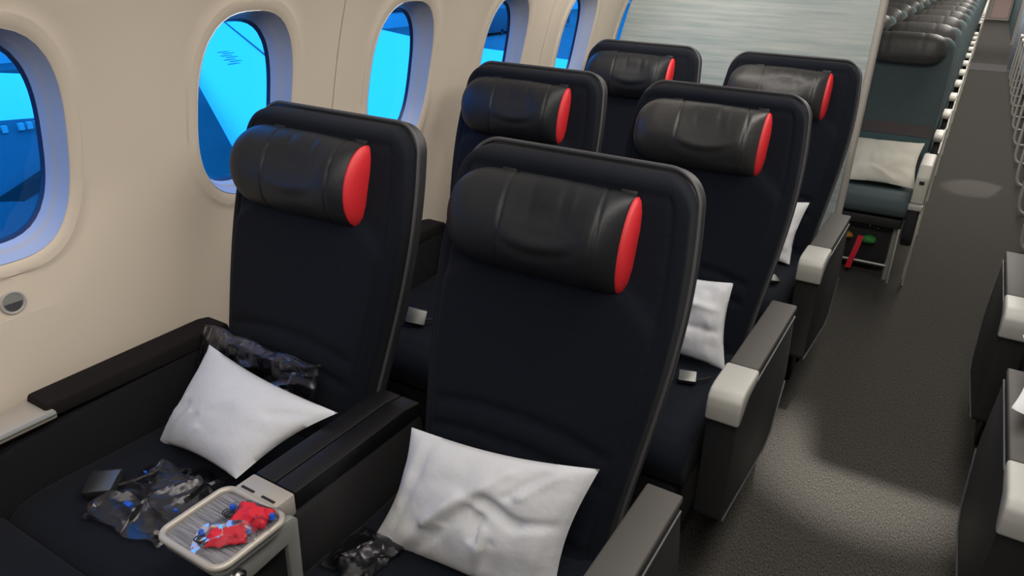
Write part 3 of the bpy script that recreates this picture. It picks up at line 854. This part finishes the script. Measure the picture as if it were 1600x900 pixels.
obj('leg', PR([(-.03, .44), (-.02, .44), (.02, .28), (.10, .0), (.085, .0), (.0, .28)], .022, .032, bev=.002), M['beige_arm'], t, sharp=40)
obj('leg', PR([(-.03, .33), (-.02, .33), (.09, .0), (.075, .0)], -.050, -.040, bev=.002), M['beige_arm'], t, sharp=40)
t = empty('equipment_box', (-.32, 4.22, 0)); tag(t, 'dark equipment box with a pale restraint bar under the first economy seat', 'equipment box')
obj('box_body', B(-.16, .155, -.02, .22, .03, .245, bev=.008), M['box'], t, sharp=30)
obj('box_shelf', B(-.17, .17, -.06, .20, .25, .285, bev=.006), M['shell'], t, sharp=30)
for x in (-.10, -.02, .06): obj('shelf_rib', B(x-.035, x+.035, -.056, .0, .285, .290), M['box'], t, smooth=False)
obj('restraint_bar', TB([(-.165, -.09, .075), (.17, -.09, .075)], .008, n=10), M['rail'], t)
for x in (-.16, .165): obj('bar_stay', TB([(x, -.09, .075), (x, .02, .075)], .006, n=8), M['rail'], t)
for x, z in ((.05, .270), (.09, .262)): obj('screw', cyl(bmesh.new(), (x, -.061, z), (0, -1, 0), .004, .003, 10), M['chrome'], t)
def blob(name, loc, s, m, label, cat, seed):
    bm = bmesh.new(); bmesh.ops.create_icosphere(bm, subdivisions=3, radius=1)
    for v in bm.verts:
        k = 1+.18*noise.noise(v.co*2+Vector((seed, 0, 0))); v.co = Vector((v.co.x*s[0]*k, v.co.y*s[1]*k, v.co.z*s[2]*k))
    o = obj(name, bm, M[m], None); o.location = loc; tag(o, label, cat); return o
blob('orange_pouch', (-.368, 4.165, .195), (.028, .03, .018), 'orange', 'small orange pouch on the equipment box under the first economy seat', 'pouch', 1)
blob('green_pouch', (-.262, 4.165, .190), (.036, .03, .024), 'green2', 'small green pouch on the equipment box under the first economy seat', 'pouch', 4)
bm = bmesh.new()
pathS = [(-.300, 4.125, .215), (-.303, 4.118, .19), (-.310, 4.105, .14), (-.322, 4.098, .08), (-.328, 4.10, .035)]
V0 = [(Vector(p)-Vector((.014, 0, 0)), Vector(p)+Vector((.014, 0, 0))) for p in pathS]
prev = None
for a_, b_ in V0:
    cur = [bm.verts.new(a_), bm.verts.new(b_), bm.verts.new(b_+Vector((0, .003, 0))), bm.verts.new(a_+Vector((0, .003, 0)))]
    if prev:
        for i in range(4): bm.faces.new((prev[i], prev[(i+1) % 4], cur[(i+1) % 4], cur[i]))
    else: bm.faces.new(cur)
    prev = cur
bm.faces.new(prev[::-1])
o = obj('warning_strap', bm, M['red_strap']); tag(o, 'bright red strap hanging over the bar under the first economy seat', 'strap')

# far end of the aisle
t = empty('door_1', (.31, 28.9, 0)); tag(t, kind='structure')
obj('door_leaf', B(-.24, .24, -.02, .05, .02, 2.0, bev=.01), M['pink'], t)
obj('door_frame', PR([(-.30, 0), (-.25, 0), (-.25, 2.02), (.25, 2.02), (.25, 0), (.30, 0), (.30, 2.08), (-.30, 2.08)], -.05, .03, axis='y'), M['cap'], t, smooth=False)
struct('trim_2', B(-.3, .9, 28.2, 28.86, 0, .02), M['cap'])
bm = bmesh.new()
grid(bm, lambda u, v: Vector((.0+.85*u, .03*math.sin(u*40)*(1-.3*v), 2.1*v+.03)), 90, 3)
o = obj('cabin_curtain', bm, M['curtain']); o.location = (.45, 14.45, 0)
sm = o.modifiers.new('thickness', 'SOLIDIFY'); sm.thickness = .006
tag(o, 'pale blue curtain right of the aisle midway down the economy cabin', 'curtain')
t = empty('galley_partition', (.57, 22, 0)); tag(t, 'greenish grey partition side with pale edge right of the aisle at its far end', 'partition')
obj('partition_panel', B(-.0, .04, -2.5, 6.0, 0, 1.25), M['teal2'], t, smooth=False)
obj('edge_strip', B(-.02, .06, -2.5, 6.0, 1.25, 1.31), M['cap'], t, smooth=False)
obj('edge_strip', B(-.02, .06, -2.56, -2.5, 0, 1.31), M['cap'], t, smooth=False)

# ------------------------------------------------------------------ outside the windows
struct('apron_ground', B(-160, -2.4, -60, 140, -4.6, -4.5), M['apron'])
t = empty('aircraft_wing', (-2.4, 8, -.9)); tag(t, 'white swept aircraft wing with a dark seam seen through the windows', 'wing')
LE = lambda x: 6.33+.645*(-x-8.02)
bm = bmesh.new()
def wingpt(u, v):
    x = -2.45-27*u; le = LE(x); te = max(16.0+.10*(-x), le+2.2) if x > -13 else 17.3+.42*(-x-13)+0
    ch = te-le; y = le+ch*v
    z = -.92+.012*(-x-2.45)+.22*math.sqrt(max(0, v))*(1-u*.8)*(1-v)**.5 - (.10 if v == 0 else 0)
    return Vector((x+2.4, y-8, z+.9))
grid(bm, wingpt, 30, 24)
o = obj('upper_skin', bm, M['wing'], t)
sm = o.modifiers.new('thickness', 'SOLIDIFY'); sm.thickness = .25; sm.offset = -1
P = []
for i in range(20):
    x = -2.6-26*i/19; u = (-2.45-x)/27; te = max(16.0+.10*(-x), LE(x)+2.2) if x > -13 else 17.3+.42*(-x-13)
    v = 1.95/(te-LE(x)); P.append(wingpt(u, v)+Vector((0, 0, .0)))
obj('slat_seam', TB(P, .028, n=6), M['seam'], t)
bm = bmesh.new()
for i in range(7):
    x = -13.2-.26*i; u = (-2.45-x)/27; te = 16.0+.10*(-x) if x > -13 else 17.3+.42*(-x-13)
    v = (1.0+.1*(i % 2))/(te-LE(x)); p = wingpt(u, min(v, .99)); box(bm, p.x-.04, p.x+.04, p.y-.14, p.y+.14, p.z+.002, p.z+.008)
o = obj('stencil_mark', bm, M['stencil'], t, smooth=False); o['kind'] = 'stuff'
t = empty('engine_nacelle', (-9.7, 3.6, -1.50)); tag(t, 'white engine nacelle with dark lower half seen through the nearest window', 'engine')
def nac(a0, a1):
    bm = bmesh.new()
    def f(u, v):
        y = -3.2+5.0*v; r = 1.62+.10*math.sin(PI*v)-.55*max(0, v-.6)**1.3-.25*(1-min(1, v/.08))**2; a = a0+(a1-a0)*u
        return Vector((r*math.cos(a), y, r*math.sin(a)))
    grid(bm, f, 30, 26); return bm
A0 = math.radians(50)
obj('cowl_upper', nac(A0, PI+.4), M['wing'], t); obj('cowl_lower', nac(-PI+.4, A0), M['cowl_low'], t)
obj('strake', PR([(-1.2, .50), (-.2, .62), (.42, .80), (.30, .62), (-.1, .48), (-1.2, .40)], 1.40, 1.60, axis='x'), M['dark'], t, smooth=False)
bm = bmesh.new()
for i in range(9):
    if i == 5: continue
    a_ = math.radians(45.5); box(bm, 1.70*math.cos(a_)-.02, 1.70*math.cos(a_)+.02, -.10+i*.085, -.045+i*.085, 1.70*math.sin(a_)-.035, 1.70*math.sin(a_)+.035)
o = obj('lettering', bm, M['cap'], t, smooth=False); o['kind'] = 'stuff'
t = empty('terminal_building', (-48, 40, -4.5)); tag(t, 'long pale terminal building across the apron seen through the windows', 'building')
obj('facade', B(-6, 6, -70, 70, 0, 9), M['terminal'], t, smooth=False)
for k in range(18): obj('window_band', B(6, 6.1, -68+k*7.6, -62+k*7.6, 1.2, 3.2), M['terminal_dark'], t, smooth=False)
def cart(loc, s, m, label):
    t = empty('baggage_cart', loc); tag(t, label, 'cart', 'carts on the apron')
    obj('cart_body', B(-s[0]/2, s[0]/2, -s[1]/2, s[1]/2, .22, s[2], bev=.05), M[m], t)
    for x in (-s[0]/2, s[0]/2-.2):
        for y in (-s[1]/3, s[1]/3): obj('wheel', cyl(bmesh.new(), (x, y, .22), (1, 0, 0), .22, .2, 16), M['dark'], t)
cart((-33, 13, -4.5), (2, 8, .7), 'yellow', 'low yellow cart on the apron beyond the engine')
cart((-35.5, 17, -4.5), (2, 18, 1.0), 'cowl_low', 'long dark cart parked behind the yellow one on the apron')
cart((-35, 57, -4.5), (5, 14, 2.0), 'cowl_low', 'dark cart far beyond the wing tip on the apron')
